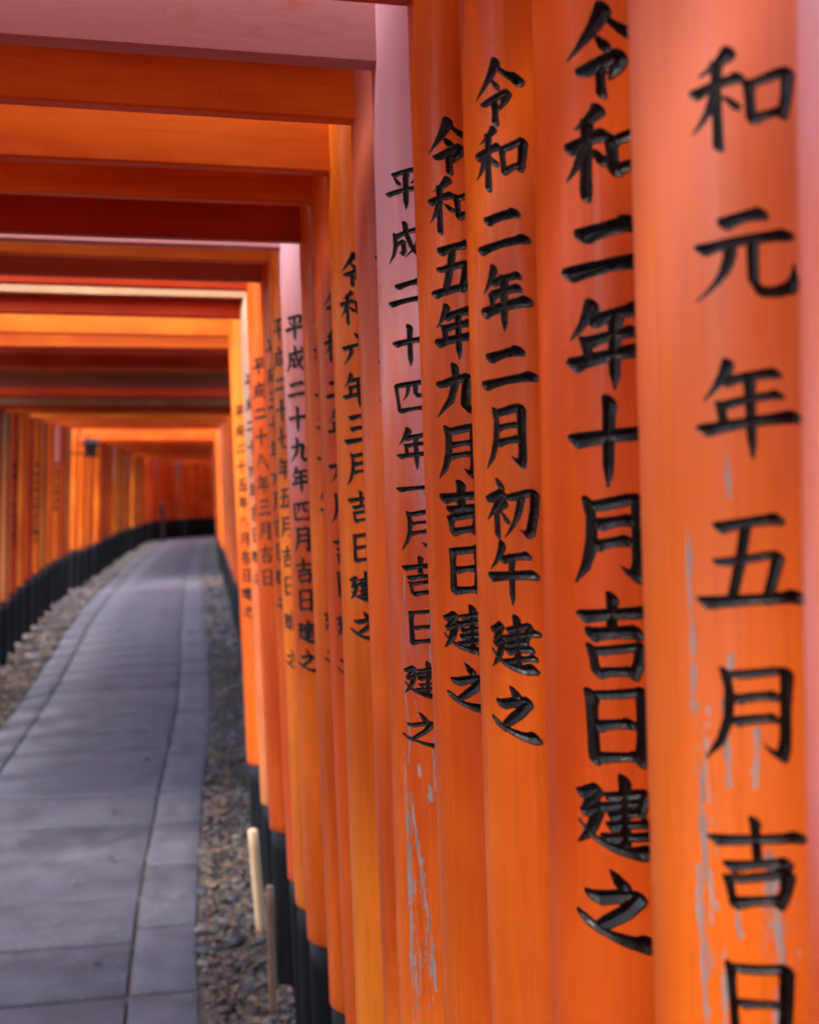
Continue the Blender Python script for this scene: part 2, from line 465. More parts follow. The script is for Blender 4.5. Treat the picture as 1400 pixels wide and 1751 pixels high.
GL['四'] = [V(10, 20, 19, 92, 5), Z((10, 20, 4), (20, 19, 4.6), (82, 11, 4.6), (92, 13, 6), (90, 50, 5), (85, 90, 4.8)), P((38, 20), (40, 46), (25, 60), 4.4), Z((60, 18, 4.4), (60, 42, 4.2), (65, 49, 4.2), (79, 46, 3)), H(18, 88, 87, 81, 4.6)]
GL['六'] = [D(45, 3, 58, 18, 6), H(3, 44, 97, 34, 5.2), P((37, 54), (33, 76), (6, 98), 5.4), Z((58, 53, 1.6), (72, 68, 4.4), (86, 88, 6.6), (89, 94, 4.6))]
GL['七'] = [H(4, 54, 96, 36, 5.2), Z((43, 3, 5.4), (43, 40, 5), (43, 78, 5), (50, 88, 5.4), (70, 90, 5), (90, 86, 5.4), (93, 68, .8))]
GL['八'] = [P((36, 18), (36, 60), (4, 92), 5.6), N((54, 12), (62, 62), (99, 90), 6.6)]

def stroke_field(ch, X, Y, wt, hand=None):
    """Signed distance (in box units, negative inside) to the union of a character's strokes."""
    s2 = math.sqrt(.5)
    ea, eb = 1.42, .72                                    # brush tip: an ellipse lying from upper left to lower right
    A, B = (X + Y) * s2 / ea, (Y - X) * s2 / eb
    f = np.full_like(X, 1e3)
    rr = random.Random(hand)
    for st in GL[ch]:
        if hand is not None:
            ox, oy, sr, sk = rr.uniform(-2, 2), rr.uniform(-2, 2), rr.uniform(.88, 1.12), rr.uniform(-.035, .035)
            mx, my = st[len(st) // 2][:2]
            st = [(x + ox - (y - my) * sk, y + oy + (x - mx) * sk, r_ * sr * rr.uniform(.94, 1.06)) for x, y, r_ in st]
        for (x0, y0, r0), (x1, y1, r1) in zip(st[:-1], st[1:]):
            a0, b0, a1, b1 = (x0 + y0) * s2 / ea, (y0 - x0) * s2 / eb, (x1 + y1) * s2 / ea, (y1 - x1) * s2 / eb
            da, db = a1 - a0, b1 - b0
            t = np.clip(((A - a0) * da + (B - b0) * db) / (da * da + db * db + 1e-9), 0, 1)
            f = np.minimum(f, np.hypot(A - a0 - t * da, B - b0 - t * db) - wt * (r0 + (r1 - r0) * t))
    return f

_cache = {}
def glyph_mesh2d(ch, n, wt, hand=None):
    """2-D stroke union -> grid mesh (verts in 0..100 box, distance from the stroke edge) plus its boundary."""
    key = (ch, n, wt, hand)
    if key in _cache:
        return _cache[key]
    lo, hi = -14., 114.
    g = np.linspace(lo, hi, n)
    X, Y = np.meshgrid(g, g)
    f = stroke_field(ch, X, Y, wt, hand)
    h = g[1] - g[0]
    gy, gx = np.gradient(f, h)
    ins = f < 0
    cell = ins[:-1, :-1] | ins[1:, :-1] | ins[:-1, 1:] | ins[1:, 1:]
    used = np.zeros_like(ins)
    used[:-1, :-1] |= cell; used[1:, :-1] |= cell; used[:-1, 1:] |= cell; used[1:, 1:] |= cell
    gl = np.sqrt(gx * gx + gy * gy) + 1e-3
    mv = np.where(used & ~ins, np.minimum(f / gl, 1.3 * h) / gl, 0.)
    PX, PY = X - gx * mv, Y - gy * mv
    dep = np.where(ins, -f, 0.)
    idx = -np.ones(ins.shape, int)
    idx[used] = np.arange(used.sum())
    pts = np.stack([PX[used], PY[used], dep[used]], -1)
    cy_, cx_ = np.nonzero(cell)
    F = np.stack([idx[cy_, cx_], idx[cy_ + 1, cx_], idx[cy_ + 1, cx_ + 1], idx[cy_, cx_ + 1]], -1)
    E = np.concatenate([F[:, [i, (i + 1) % 4]] for i in range(4)])
    Es = set(map(tuple, E.tolist()))
    bd = [e for e in Es if (e[1], e[0]) not in Es]
    _cache[key] = (pts, F, bd)
    return _cache[key]

LIP, SLOPE, DEEPEST = .0010, .85, .0042
def char_height(ch, hgt):
    return hgt * (0.80 if ch in '二一' else .92 if ch in '日四' else 1.0)
def char_jitter(text, i):
    r_ = random.Random(text + str(i))
    return r_.uniform(-.03, .03), r_.uniform(.95, 1.05), r_.uniform(.93, 1.07)      # slant, width, weight
def inscription_mesh(name, text, R, phi, z_list, wid, hgt, n=64, wt=1.0, slant=.07, carved=False):
    """Brush characters lining V-shaped grooves cut in the pillar (or lacquered on, where too far off to tell)."""
    AV, AF, base = [], [], 0
    for i, (ch, zc) in enumerate(zip(text, z_list)):
        if ch not in GL:
            continue
        js, jw, jt = char_jitter(text, i) if carved else (0., 1., 1.)
        pts, F, bd = glyph_mesh2d(ch, n, round(wt * jt, 3), text[:5] + str(i) if carved else None)
        ph = phi[i] if isinstance(phi, (list, tuple)) else phi
        hh = char_height(ch, hgt)
        u = (pts[:, 0] - 50) / 100 * wid * jw
        v = (50 - pts[:, 1]) / 100 * hh + (slant + js) * u
        d = pts[:, 2] * wid / 100
        a = math.radians(ph) - u / R
        if carved:
            r = R + .0003 - np.clip(SLOPE * (d - LIP), 0, DEEPEST)
        else:
            r = R + .0012 - np.clip(.6 * d, 0, .0008)
        top = np.stack([-r * np.sin(a), -r * np.cos(a), zc + v], -1)
        bi = sorted({k for e in bd for k in e})
        mp = {k: j for j, k in enumerate(bi)}
        rb = R - .0010
        aa, vv = a[bi], v[bi]
        rim_top = top[bi]
        low = np.stack([-rb * np.sin(aa), -rb * np.cos(aa), zc + vv], -1)
        AV += [top, rim_top, low]
        nt_, nb = len(top), len(bi)
        AF += [tuple(base + int(k) for k in q) for q in F]
        for (p, q) in bd:
            AF.append((base + nt_ + mp[q], base + nt_ + mp[p], base + nt_ + nb + mp[p], base + nt_ + nb + mp[q]))
        base += nt_ + 2 * nb
    return from_np(name, np.concatenate(AV), AF)

# ------------------------------------------------------------------ setting: ground, hillside, path, gravel
def ground():
    xs = sorted(set([round(x, 3) for x in list(np.linspace(-60, 60, 61)) + list(np.linspace(-3, 3, 41))]))
    ys = list(np.linspace(-14, 60, 120)) + [70, 85, 110]
    Vv, F = [], []
    for y in ys:
        c = rowc(min(y, 29))
        for x in xs:
            d = abs(x)
            z = gz(y) - .010
            side = max(0, d - 2.4)
            X = c + x
            Vv.append((X, y, z + .03 * noise.noise(Vector((X * 1.5, y * 1.5, 0))) * min(1, max(0, d - 1.2) * 2) - .0))
    nx = len(xs)
    for j in range(len(ys) - 1):
        for i in range(nx - 1):
            F.append((j * nx + i, j * nx + i + 1, (j + 1) * nx + i + 1, (j + 1) * nx + i))
    k = NT('forest soil')
    n1 = k.noise(k.coord((1, 1, 1)), 3.0, 6, .65)
    n2 = k.noise(k.coord((1, 1, 1)), 40, 4, .6)
    b = k.mix(k.ramp(n1, .35, .65), (.035, .026, .02), (.075, .06, .045))
    b = k.mix(k.ramp(n2, .5, .72), b, (.10, .085, .07))
    k.put(k.b.inputs["Base Color"], b)
    k.b.inputs["Roughness"].default_value = .95
    k.put(k.b.inputs["Normal"], k.bump(n2, .7, .02))
    o = mesh_obj('ground', from_np('ground', Vv, F), k.m)
    o['kind'] = 'structure'
ground()

def hillside():
    k = NT('wooded undergrowth')
    n1 = k.noise(k.coord((1, 1, 1)), 1.2, 8, .7)
    n2 = k.noise(k.coord((1, 1, 1)), 9, 6, .7)
    b = k.mix(k.ramp(n1, .35, .65), (.02, .035, .012), (.05, .07, .02))
    b = k.mix(k.ramp(n2, .5, .75), b, (.09, .075, .04))
    k.put(k.b.inputs["Base Color"], b)
    k.b.inputs["Roughness"].default_value = .95
    k.put(k.b.inputs["Normal"], k.bump(n2, 1., .2))
    Vv, F = [], []
    xs, ys = np.linspace(-30, 34, 60), np.linspace(35, 62, 34)
    for y in ys:
        for x in xs:
            Vv.append((x, y, gz(y) - .3 + (y - 35) * .5 + .5 * noise.noise(Vector((x * .6, y * .6, 1)))))
    for j in range(33):
        for i in range(59):
            F.append((j * 60 + i, j * 60 + i + 1, (j + 1) * 60 + i + 1, (j + 1) * 60 + i))
    o = mesh_obj('hillside', from_np('hillside', Vv, F), k.m)
    o['kind'] = 'structure'
    for sgn in (-1, 1):
        Vv, F = [], []
        ss = np.linspace(0, 1, 40)
        ys = np.linspace(-14, 64, 90)
        for y in ys:
            c = rowc(min(y, 29))
            for s in ss:
                d = 2.2 + s * 26 + (8. if (sgn > 0 and y > 25) else 0) * min(1, max(0, (y - 25) / 4))
                z = gz(y) - .25 + (11 * s ** 1.1 if sgn > 0 else 3.2 * s ** 1.1) + .55 * min(1, s * 9) * noise.noise(Vector((sgn * d * .8, y * .8, 3))) + .2 * min(1, s * 12) * noise.noise(Vector((d * 3, y * 3, 7)))  # unseen slopes, heights shaped to control skylight from the sides
                Vv.append((c + sgn * d, y, z))
        nx = len(ss)
        for j in range(len(ys) - 1):
            for i in range(nx - 1):
                q = (j * nx + i, j * nx + i + 1, (j + 1) * nx + i + 1, (j + 1) * nx + i)
                F.append(q if sgn > 0 else q[::-1])
        o = mesh_obj('hillside', from_np('hillside', Vv, F), k.m)
        o['kind'] = 'structure'
hillside()

def path():
    """Stone-slab path: a middle course of wide slabs between two narrower border courses."""
    bm = bmesh.new()
    lay = bm.loops.layers.float_color.new("tone")
    def slab(x0, x1, y0, y1, tone):
        g, b, gy_ = .0055, .010, .013
        n = 6 if y1 - y0 > .2 else 3
        nx = 4
        rows = []
        dz = rng.normal(0, .0022)
        tx, ty = rng.normal(0, .002), rng.normal(0, .003)
        us = [0, .005 / (x1 - x0), .35, .65, 1 - .005 / (x1 - x0), 1]
        vs = [0, .025, .33, .67, .975, 1]
        grid = []
        for v in vs:
            r = []
            for u in us:
                y = y0 + gy_ + (y1 - y0 - 2 * gy_) * v
                x = x0 + g + (x1 - x0 - 2 * g) * u
                jit = .004 * noise.noise(Vector((x * 9, y * 9, 2)))
                edge = (u in (0, 1)) or (v in (0, 1))
                z = gz(y) + .004 + dz + tx * (u - .5) + ty * (v - .5) - (.004 if u in (0, 1) else 0) - (b if v in (0, 1) else 0) + .0016 * noise.noise(Vector((x * 14, y * 14, 5)))
                sl_ = (pathc(y + .1) - pathc(y - .1)) / .2
                ln = math.hypot(1, sl_)
                xx = x + jit * (1 if edge else 0)
                r.append(bm.verts.new((pathc(y) + xx / ln, y + jit * .6 - xx * sl_ / ln, z)))
            grid.append(r)
        faces = []
        for j in range(5):
            for i in range(5):
                faces.append(bm.faces.new((grid[j][i], grid[j][i + 1], grid[j + 1][i + 1], grid[j + 1][i])))
        ring = grid[0][:] + [grid[j][5] for j in range(1, 6)] + grid[5][4::-1] + [grid[j][0] for j in range(4, 0, -1)]
        low = [bm.verts.new((p.co.x, p.co.y, p.co.z - .06)) for p in ring]
        for a in range(len(ring)):
            c = (a + 1) % len(ring)
            faces.append(bm.faces.new((ring[a], low[a], low[c], ring[c])))
        for f_ in faces:
            f_.smooth = True
            for lp in f_.loops:
                lp[lay] = (tone, tone, tone, 1)
    W = .565
    y = -2.0
    while y < 32:
        d = rng.uniform(.36, .42) if y < 14 else rng.uniform(.5, .7)
        slab(-W + .16, W - .20, y, y + d, rng.uniform(0, 1))
        y += d
    for (a, b_) in ((-W, -W + .16), (W - .20, W)):
        y = -2.0 + rng.uniform(0, .3)
        while y < 32:
            d = rng.uniform(.40, .72)
            slab(a, b_, y, y + d, rng.uniform(0, 1))
            y += d
    me = bpy.data.meshes.new('path')
    bm.normal_update()
    bm.to_mesh(me)
    bm.free()
    k = NT('worn granite paving')
    at = k.n("ShaderNodeAttribute")
    at.attribute_name = "tone"
    n1 = k.noise(k.coord((1, 1, 1)), 260, 4, .7)
    n2 = k.noise(k.coord((1, 1, 1)), 7, 5, .6)
    n3 = k.noise(k.coord((1, 1, 1)), 60, 3, .6)
    b = k.mix(at.outputs["Fac"], (.044, .042, .053), (.062, .059, .073))
    b = k.mix(k.ramp(n2, .35, .68), b, (.076, .072, .088))
    b = k.mix(k.math('MULTIPLY', k.ramp(n1, .5, .72), .75), b, (.018, .017, .022))
    b = k.mix(k.math('MULTIPLY', k.ramp(n3, .54, .72), .5), b, (.135, .13, .15))
    k.put(k.b.inputs["Base Color"], b)
    k.put(k.b.inputs["Roughness"], k.ramp(n2, .3, .7, .6, .8))
    k.put(k.b.inputs["Normal"], k.bump(k.math('ADD', n1, k.math('MULTIPLY', n3, .8)), .55, .003))
    o = mesh_obj('path', me, k.m)
    o['kind'] = 'structure'
path()

def gravel():
    """Loose pebbles and dead leaves along both edges of the path."""
    ico = []
    for s in range(6):
        b = bmesh.new()
        bmesh.ops.create_icosphere(b, subdivisions=2, radius=1.)
        for v_ in b.verts:
            v_.co *= 1 + .35 * noise.noise(v_.co * 1.3 + Vector((s * 9, 0, 0))) + .12 * noise.noise(v_.co * 3.3 + Vector((s * 5, 2, 0)))
        b.verts.ensure_lookup_table()
        ico.append((np.array([v_.co[:] for v_ in b.verts]), np.array([[v_.index for v_ in f_.verts] for f_ in b.faces])))
        b.free()
    def scatter(n, side, y0, y1):
        VV, FF, TT, base = [], [], [], 0
        for _ in range(n):
            y = y0 + (y1 - y0) * rng.random() ** 1.5
            t = rng.random()
            x = pathc(y) + side * (.565 + .01 + t * .42)
            s = rng.choice([.006, .009, .012, .017, .023], p=[.2, .3, .28, .16, .06]) * rng.uniform(.8, 1.25)
            if y > 9:
                s *= 1.6
            v, fa = ico[rng.integers(6)]
            q = Matrix.Rotation(rng.uniform(0, 6.28), 3, 'Z') @ Matrix.Rotation(rng.normal(0, .5), 3, 'X')
            sc = np.array([s * rng.uniform(.9, 1.5), s * rng.uniform(.7, 1.1), s * rng.uniform(.4, .75)])
            p = (v * sc) @ np.array(q).T + np.array([x, y, gz(y) - .016 + s * .25 + .012 * rng.random()])
            VV.append(p); FF.append(fa + base); base += len(v)
            TT += [rng.random()] * len(fa)
        V_, F_ = np.concatenate(VV), np.concatenate(FF)
        me = from_np('gravel', V_, F_)
        a = me.attributes.new('tone', 'FLOAT', 'FACE')
        a.data.foreach_set('value', np.array(TT, np.float32))
        return me
    k = NT('mixed river pebbles')
    at = k.n("ShaderNodeAttribute"); at.attribute_name = 'tone'
    r = k.n("ShaderNodeValToRGB")
    cs = [(0, (.016, .016, .021)), (.2, (.032, .031, .039)), (.4, (.055, .048, .049)), (.55, (.047, .029, .021)), (.7, (.075, .063, .060)), (.82, (.026, .018, .014)), (.93, (.14, .122, .107)), (1, (.10, .058, .034))]
    for i, (p, c) in enumerate(cs):
        e = r.color_ramp.elements[i] if i < 2 else r.color_ramp.elements.new(p)
        e.position = p; e.color = (*c, 1)
    for e, (p, c) in zip(sorted(r.color_ramp.elements, key=lambda e: e.position), cs):
        e.color = (*c, 1)
    k.t.links.new(at.outputs["Fac"], r.inputs[0])
    n1 = k.noise(k.coord((1, 1, 1)), 130, 4, .6)
    k.put(k.b.inputs["Base Color"], k.mix(k.ramp(n1, .4, .75), r.outputs[0], k.mix(.6, r.outputs[0], (.03, .025, .02))))
    k.b.inputs["Roughness"].default_value = .62
    k.put(k.b.inputs["Normal"], k.bump(n1, .4, .002))
    for side, n in ((1, 9000), (-1, 7000)):
        o = mesh_obj('gravel', scatter(n, side, 2.3 if side > 0 else 4.5, 17), k.m)
        o['kind'] = 'stuff'
        o['label'] = 'mixed pebbles between the stone path and the ' + ('right' if side > 0 else 'left') + ' row of pillars'
        o['category'] = 'gravel'
    # dead leaves
    kl = NT('dead leaves')
    at = kl.n("ShaderNodeAttribute"); at.attribute_name = 'tone'
    kl.put(kl.b.inputs["Base Color"], kl.mix(at.outputs["Fac"], (.035, .018, .010), (.13, .075, .042)))
    kl.b.inputs["Roughness"].default_value = .8
    for side, n in ((1, 2800), (-1, 4500)):
        VV, FF, TT = [], [], []
        for _ in range(n):
            y = 2.4 + 13 * rng.random() ** 1.6
            x = pathc(y) + (side * (.565 + .02 + .34 * rng.random()) if _ > 14 else rng.uniform(-.5, .5))
            L, Wd = rng.uniform(.016, .036), rng.uniform(.006, .013)
            q = Matrix.Rotation(rng.uniform(0, 6.28), 3, 'Z') @ Matrix.Rotation(rng.normal(0, .35), 3, 'X') @ Matrix.Rotation(rng.normal(0, .35), 3, 'Y')
            b0 = len(VV)
            for i in range(6):
                t = i / 5
                ww = Wd * math.sin(math.pi * (.06 + .9 * t)) ** .8
                for e in (-1, 0, 1):
                    p = q @ Vector((L * (t - .5), e * ww, .25 * L * (t - .5) ** 2 * 4 + abs(e) * ww * .35))
                    VV.append((x + p.x, y + p.y, gz(y) + .012 + p.z + .010 * rng.random() * 0))
            for i in range(5):
                for e in range(2):
                    a = b0 + i * 3 + e
                    FF.append((a, a + 3, a + 4, a + 1))
            TT += [rng.random()] * 10
        me = from_np('fallen_leaves', VV, FF)
        a = me.attributes.new('tone', 'FLOAT', 'FACE')
        a.data.foreach_set('value', np.array(TT, np.float32))
        o = mesh_obj('fallen_leaves', me, kl.m)
        o['kind'] = 'stuff'
        o['label'] = 'brown dead leaves on the pebbles by the ' + ('right' if side > 0 else 'left') + ' row of pillars'
        o['category'] = 'leaves'
gravel()

# ------------------------------------------------------------------ torii gates
K, HALF, ZB = .0355, .805, .457        # inward lean, half the clear width at the top of the black base, height of that base

_mcache = {}
def memo(key, fn):
    if key not in _mcache:
        _mcache[key] = fn()
    return _mcache[key]

CAPW = {1.321: .19, 1.577: .12, 1.708: .15, 1.954: .145, 2.108: .15, 2.297: .19, 2.621: .19, 2.831: .16, 3.003: .19}  # cap depths widened to close the roof against light from overhead
def gate(y, zn, label, group=None, R=.07, dk=0., mp='ver', mb='b_ver', nh=.11, nd=.034, text=None, phi=38, zt=1.85, pitch=.065,
         zlist=None, cw=.056, chh=.052, wt=1.0, n=64, peel=None, zb=ZB, heading=0., cap=.125, carved=False, left_text=None, lintel_up=.30, ml=None, dx=0., detail=True, lintel=True):
    cap = CAPW.get(y, cap)
    xc = rowc(y)
    root = bpy.data.objects.new('torii_gate', None)
    root.empty_display_size = .1
    COL.objects.link(root)
    root.location = (xc + dx, y, gz(y))
    root.rotation_euler = (0, 0, heading)
    root['label'] = label
    root['category'] = 'torii gate'
    root['group'] = group or 'torii gates forming the tunnel over the path'
    ztop = zn + lintel_up + .01
    seed = random.randrange(6)
    for side in (1, -1):
        k_ = K + (dk if side > 0 else random.uniform(-.003, .003))
        Rr = R if side > 0 else random.choice((.064, .07, .078, .084))
        zl = zlist if zlist else [zt - pitch * i for i in range(len(text or left_text or ''))]
        if side > 0 and (peel or carved):
            me = hero_cyl('pillar', Rr, zb, ztop, peel, (text, phi, zl, cw, chh, wt, .015) if carved else None)
        else:
            zk = round(ztop / .06) * .06
            me = memo(('pil', Rr, round(zb, 3), round(ztop, 2), seed, detail), lambda: cyl_mesh('pillar', Rr, zb, ztop, 64 if detail else 32, 14 if detail else 5, .0012, seed=seed))
        p = mesh_obj('pillar', me, M[mp], root)
        p.location = (side * (HALF + Rr + K * ZB + (k_ - K) * 1.2), 0, 0)
        p.rotation_euler = (0, -side * k_, 0 )
        bme = memo(('base', Rr, round(zb, 3), detail), lambda: cyl_mesh('black_base', Rr - .003, -.06, zb + .002, 48 if detail else 24, 8, .0015, .002))
        mesh_obj('black_base', bme, M['base'], p)
        tx = text if side > 0 else left_text
        if tx:
            if not zlist:
                zl = [zt - pitch * i for i in range(len(tx))]
            if side > 0:
                me = inscription_mesh('inscription', tx, Rr, phi, zl, cw, chh, 112 if carved else n, wt, .015, carved)
            else:
                me = memo(('lt', tx, Rr, n), lambda: inscription_mesh('inscription', tx, Rr, -34, zl, cw * 1.1, chh, n, wt))
            mesh_obj('inscription', me, M['ink'], p)
    xo = K * (zn - ZB)
    L = 2 * (HALF + .15 + .10)
    b = mesh_obj('tie_beam', memo(('nuki', nd, nh, seed), lambda: beam_mesh('tie_beam', L, nd, nh, .0035, 16, .0022, seed)), M[mb], root)
    b.location = (0, 0, zn)
    if lintel:
        l = mesh_obj('lintel', memo(('lin', seed), lambda: beam_mesh('lintel', 2 * (HALF + .36), .085, .10, .004, 16, .002, seed + 3)), M[ml or mb], root)
        l.location = (0, 0, zn + lintel_up)
        c = mesh_obj('lintel_cap', memo(('cap', cap), lambda: lintel_cap_mesh('lintel_cap', 2 * (HALF + .46), cap, .07)), M[ml or mb], root)
        c.location = (0, 0, zn + lintel_up + .1005)
        pl = mesh_obj('cap_cover', memo(('cov', cap), lambda: lintel_cap_mesh('cap_cover', 2 * (HALF + .46) + .006, cap + .015, .018)), M['base'], c)
        pl.location = (0, 0, .0705)
    return root

BEHIND = 'torii gates behind the viewpoint'
for y in (.27, -.34, -.62, -.85, -1.07, -1.3, -1.54, -1.76, -2.0, -2.24, -2.5, -2.75, -3.0):
    gate(y, 2.0 + random.uniform(-.03, .04), 'orange torii gate behind the viewpoint, out of the photo', BEHIND, mp='ver', mb='b_ver', detail=False)
NEAR = 'torii gates with readable dates along the right side'
REIWA1 = '令和元年五月吉日建之'
g1z = [1.872, 1.782, 1.692, 1.602, 1.51, 1.418, 1.326, 1.239, 1.15, 1.06]
P_G1 = [(*q, .84) if len(q) == 2 else q for q in [(.0028, [(64, 1.53), (62, 1.43)]), (.0034, [(57, 1.41), (60, 1.35), (57, 1.31), (53, 1.295)]), (.003, [(62, 1.32), (60, 1.22)]),
        (.0026, [(44, 1.455), (47, 1.42), (46, 1.375)]), (.0020, [(44.5, 1.575), (43, 1.55)]), (.0024, [(34, 1.41), (34.5, 1.375)]),
        (.006, [(29, 1.33), (27, 1.30), (25, 1.265)]), (.0022, [(43, 1.30), (43, 1.28)]), (.005, [(27, 1.25), (27, 1.19)]), (.002, [(50, 1.27), (50, 1.2)]), (.010, [(60, 1.42), (58, 1.25)], .42), (.012, [(28, 1.30), (27, 1.2)], .38)]]
gate(.513, 1.99, 'torii gate with a plain pinkish pillar at the right edge of the photo', NEAR, R=.075, mp='pink', mb='b_ver', detail=True)
gate(.708, 2.03, 'scuffed orange torii gate with pale scratches and large blurred date 元年五月', NEAR, R=.078, dk=.006, mp='peel', peel=P_G1, text=REIWA1, phi=35, zlist=g1z, cw=.061, chh=.057, wt=1.02, carved=True)
gate(.921, 2.05, 'orange torii gate with bold thick date 令和二年十月 on its right pillar', NEAR, R=.075, dk=-.0068, mp='ver', text='令和二年十月吉日建之', phi=36,
     zlist=[1.874, 1.80, 1.727, 1.655, 1.581, 1.506, 1.43, 1.359, 1.286, 1.212], cw=.070, chh=.066, wt=1.34, carved=True)
gate(1.117, 2.05, 'orange torii gate inscribed 令和二年二月初午 in sharp black strokes', NEAR, R=.072, mp='ora', text='令和二年二月初午建之', phi=50,
     zlist=[1.904, 1.843, 1.776, 1.715, 1.65, 1.585, 1.519, 1.457, 1.389, 1.324], cw=.057, chh=.057, wt=1.3, carved=True)
gate(1.321, 2.066, 'glossy orange torii gate inscribed 令和五年九月 in thick black strokes', NEAR, R=.070, dk=.0034, mp='ora', text='令和五年九月吉日建之', phi=38.5,
     zlist=[1.90, 1.838, 1.769, 1.702, 1.638, 1.57, 1.507, 1.439, 1.372, 1.308], cw=.062, chh=.057, wt=1.36, mb='b_ver', carved=True)
P_H = [(.0022, [(58, 1.165), (58, 1.09), (57, 1.02), (56, .95), (55, .86)]), (.0045, [(54, 1.04), (53, .99), (54, .94), (54, .88)]), (.0030, [(50, 1.11), (42, 1.045), (36, .985), (30, .94), (26, .88), (24, .84)]),
       (.0045, [(38, 1.15), (36, 1.135)]), (.0055, [(25, 1.122), (24, 1.105)]), (.0016, [(18, 1.19), (18, 1.115)]), (.0014, [(50, 1.41), (54, 1.33), (56, 1.26), (48, 1.19), (52, 1.15)]),
       (.003, [(25, 1.52), (22, 1.512), (18, 1.515)]), (.0012, [(84, 1.79), (82, 1.70), (80, 1.6)]), (.0022, [(22, 1.36), (20, 1.31), (20, 1.28)]),
       (.0018, [(50, .93), (42, .89), (44, .83)]), (.012, [(54, 1.10), (53, .95), (52, .78)], .5), (.010, [(38, 1.02), (32, .93), (30, .82)], .42), (.012, [(40, 1.30), (38, 1.2)], .3)]
gate(1.577, 2.073, 'faded, sky-sheened pink torii gate inscribed 平成二十四年, paint chipped to grey wood low down', NEAR, R=.064, dk=-.0072, mp='pinkpeel', peel=P_H, mb='b_pink', text='平成二十四年一月吉日建之',
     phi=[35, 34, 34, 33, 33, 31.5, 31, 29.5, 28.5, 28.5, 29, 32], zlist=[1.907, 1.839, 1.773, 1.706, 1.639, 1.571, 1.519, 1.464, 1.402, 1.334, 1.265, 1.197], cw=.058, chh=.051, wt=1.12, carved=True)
P_B = [(.0016, [(22, 1.22), (22, 1.17)]), (.0018, [(20, 1.13), (20, 1.08)])]
gate(1.708, 2.034, 'orange torii gate squeezed directly behind the pink 平成二十四年 gate', NEAR, R=.064, mp='peel', peel=P_B, mb='b_ora', text='令和元年六月吉日建之', phi=20, zt=1.90, pitch=.066, cw=.056, chh=.05)
gate(1.954, 2.012, 'orange torii gate inscribed 令和六年三月, second behind the pink 平成二十四年 gate', NEAR, R=.068, dk=-.004, mp='bri', mb='b_ora', text='令和六年三月吉日建之', phi=36.5,
     zlist=[1.856, 1.796, 1.73, 1.664, 1.60, 1.536, 1.474, 1.408, 1.343, 1.279], cw=.058, chh=.052, wt=1.24, carved=True)
gate(2.108, 1.993, 'orange torii gate just behind the 令和六年 gate, its 令和二年 date half hidden', NEAR, R=.070, dk=.003, mp='ver', mb='b_bri', text='令和二年六月吉日建之', phi=39.5,
     zlist=[1.82, 1.747, 1.673, 1.61, 1.535, 1.465, 1.392, 1.33, 1.257, 1.187], cw=.056, chh=.052, wt=1.12, carved=True)
gate(2.297, 1.958, 'orange torii gate with dark red beam, just in front of the pink 平成二十九年 gate', NEAR, R=.070, mp='ora', mb='b_deep', text='令和三年一月吉日建之', phi=31,
     zlist=[1.809, 1.749, 1.688, 1.617, 1.551, 1.496, 1.44, 1.373, 1.238, 1.171], cw=.056, chh=.05)
gate(2.621, 1.995, 'faded, sky-sheened pink torii gate inscribed 平成二十九年四月', NEAR, R=.072, mp='pink', mb='b_pink', text='平成二十九年四月吉日建之', phi=46,
     zlist=[1.826, 1.759, 1.693, 1.629, 1.562, 1.499, 1.43, 1.368, 1.299, 1.235, 1.166, 1.102], cw=.058, chh=.053, wt=1.1, n=52)
gate(2.831, 1.996, 'bright orange torii gate just behind the pink 平成二十九年 gate', NEAR, R=.070, mp='bri', mb='b_bri', text='平成二十七年五月吉日建之', phi=55,
     zlist=[1.842, 1.775, 1.714, 1.653, 1.588, 1.517, 1.448, 1.379, 1.31, 1.241, 1.157, 1.066], cw=.054, chh=.05, n=52)
gate(3.003, 1.974, 'torii gate with a dull maroon beam below the bright orange beam', NEAR, R=.070, dk=.004, mp='ver', mb='b_maroon', text='平成三十年六月吉日建之', phi=50, zt=1.81, pitch=.063, cw=.052, chh=.05, n=40)
FAINT = 'torii gates in the middle stretch of the tunnel'
gate(3.414, 2.003, 'torii gate with a dark red beam directly above the pale cream strip', FAINT, R=.070, mp='ver', mb='b_deep', lintel=False, text='平成二十八年三月吉日', phi=46, zt=1.79, pitch=.066, cw=.052, chh=.05, n=40)  # lintel left off to admit light onto the cream beam behind
gate(3.662, 1.949, 'torii gate with a pale cream pillar top and upper beam', FAINT, R=.070, mp='pale', mb='b_deep', nh=.055, ml='b_pale', lintel_up=.0555, text='平成二十六年吉日建之', phi=48, zt=1.76, pitch=.066, cw=.052, chh=.05, n=40)
gate(4.141, 1.935, 'torii gate directly behind the cream-topped gate, with an orange pillar', FAINT, R=.072, mp='ora', mb='b_ora', text='平成二十五年八月吉日建之', phi=44, zt=1.68, pitch=.062, cw=.05, chh=.048, n=40, cap=.3)

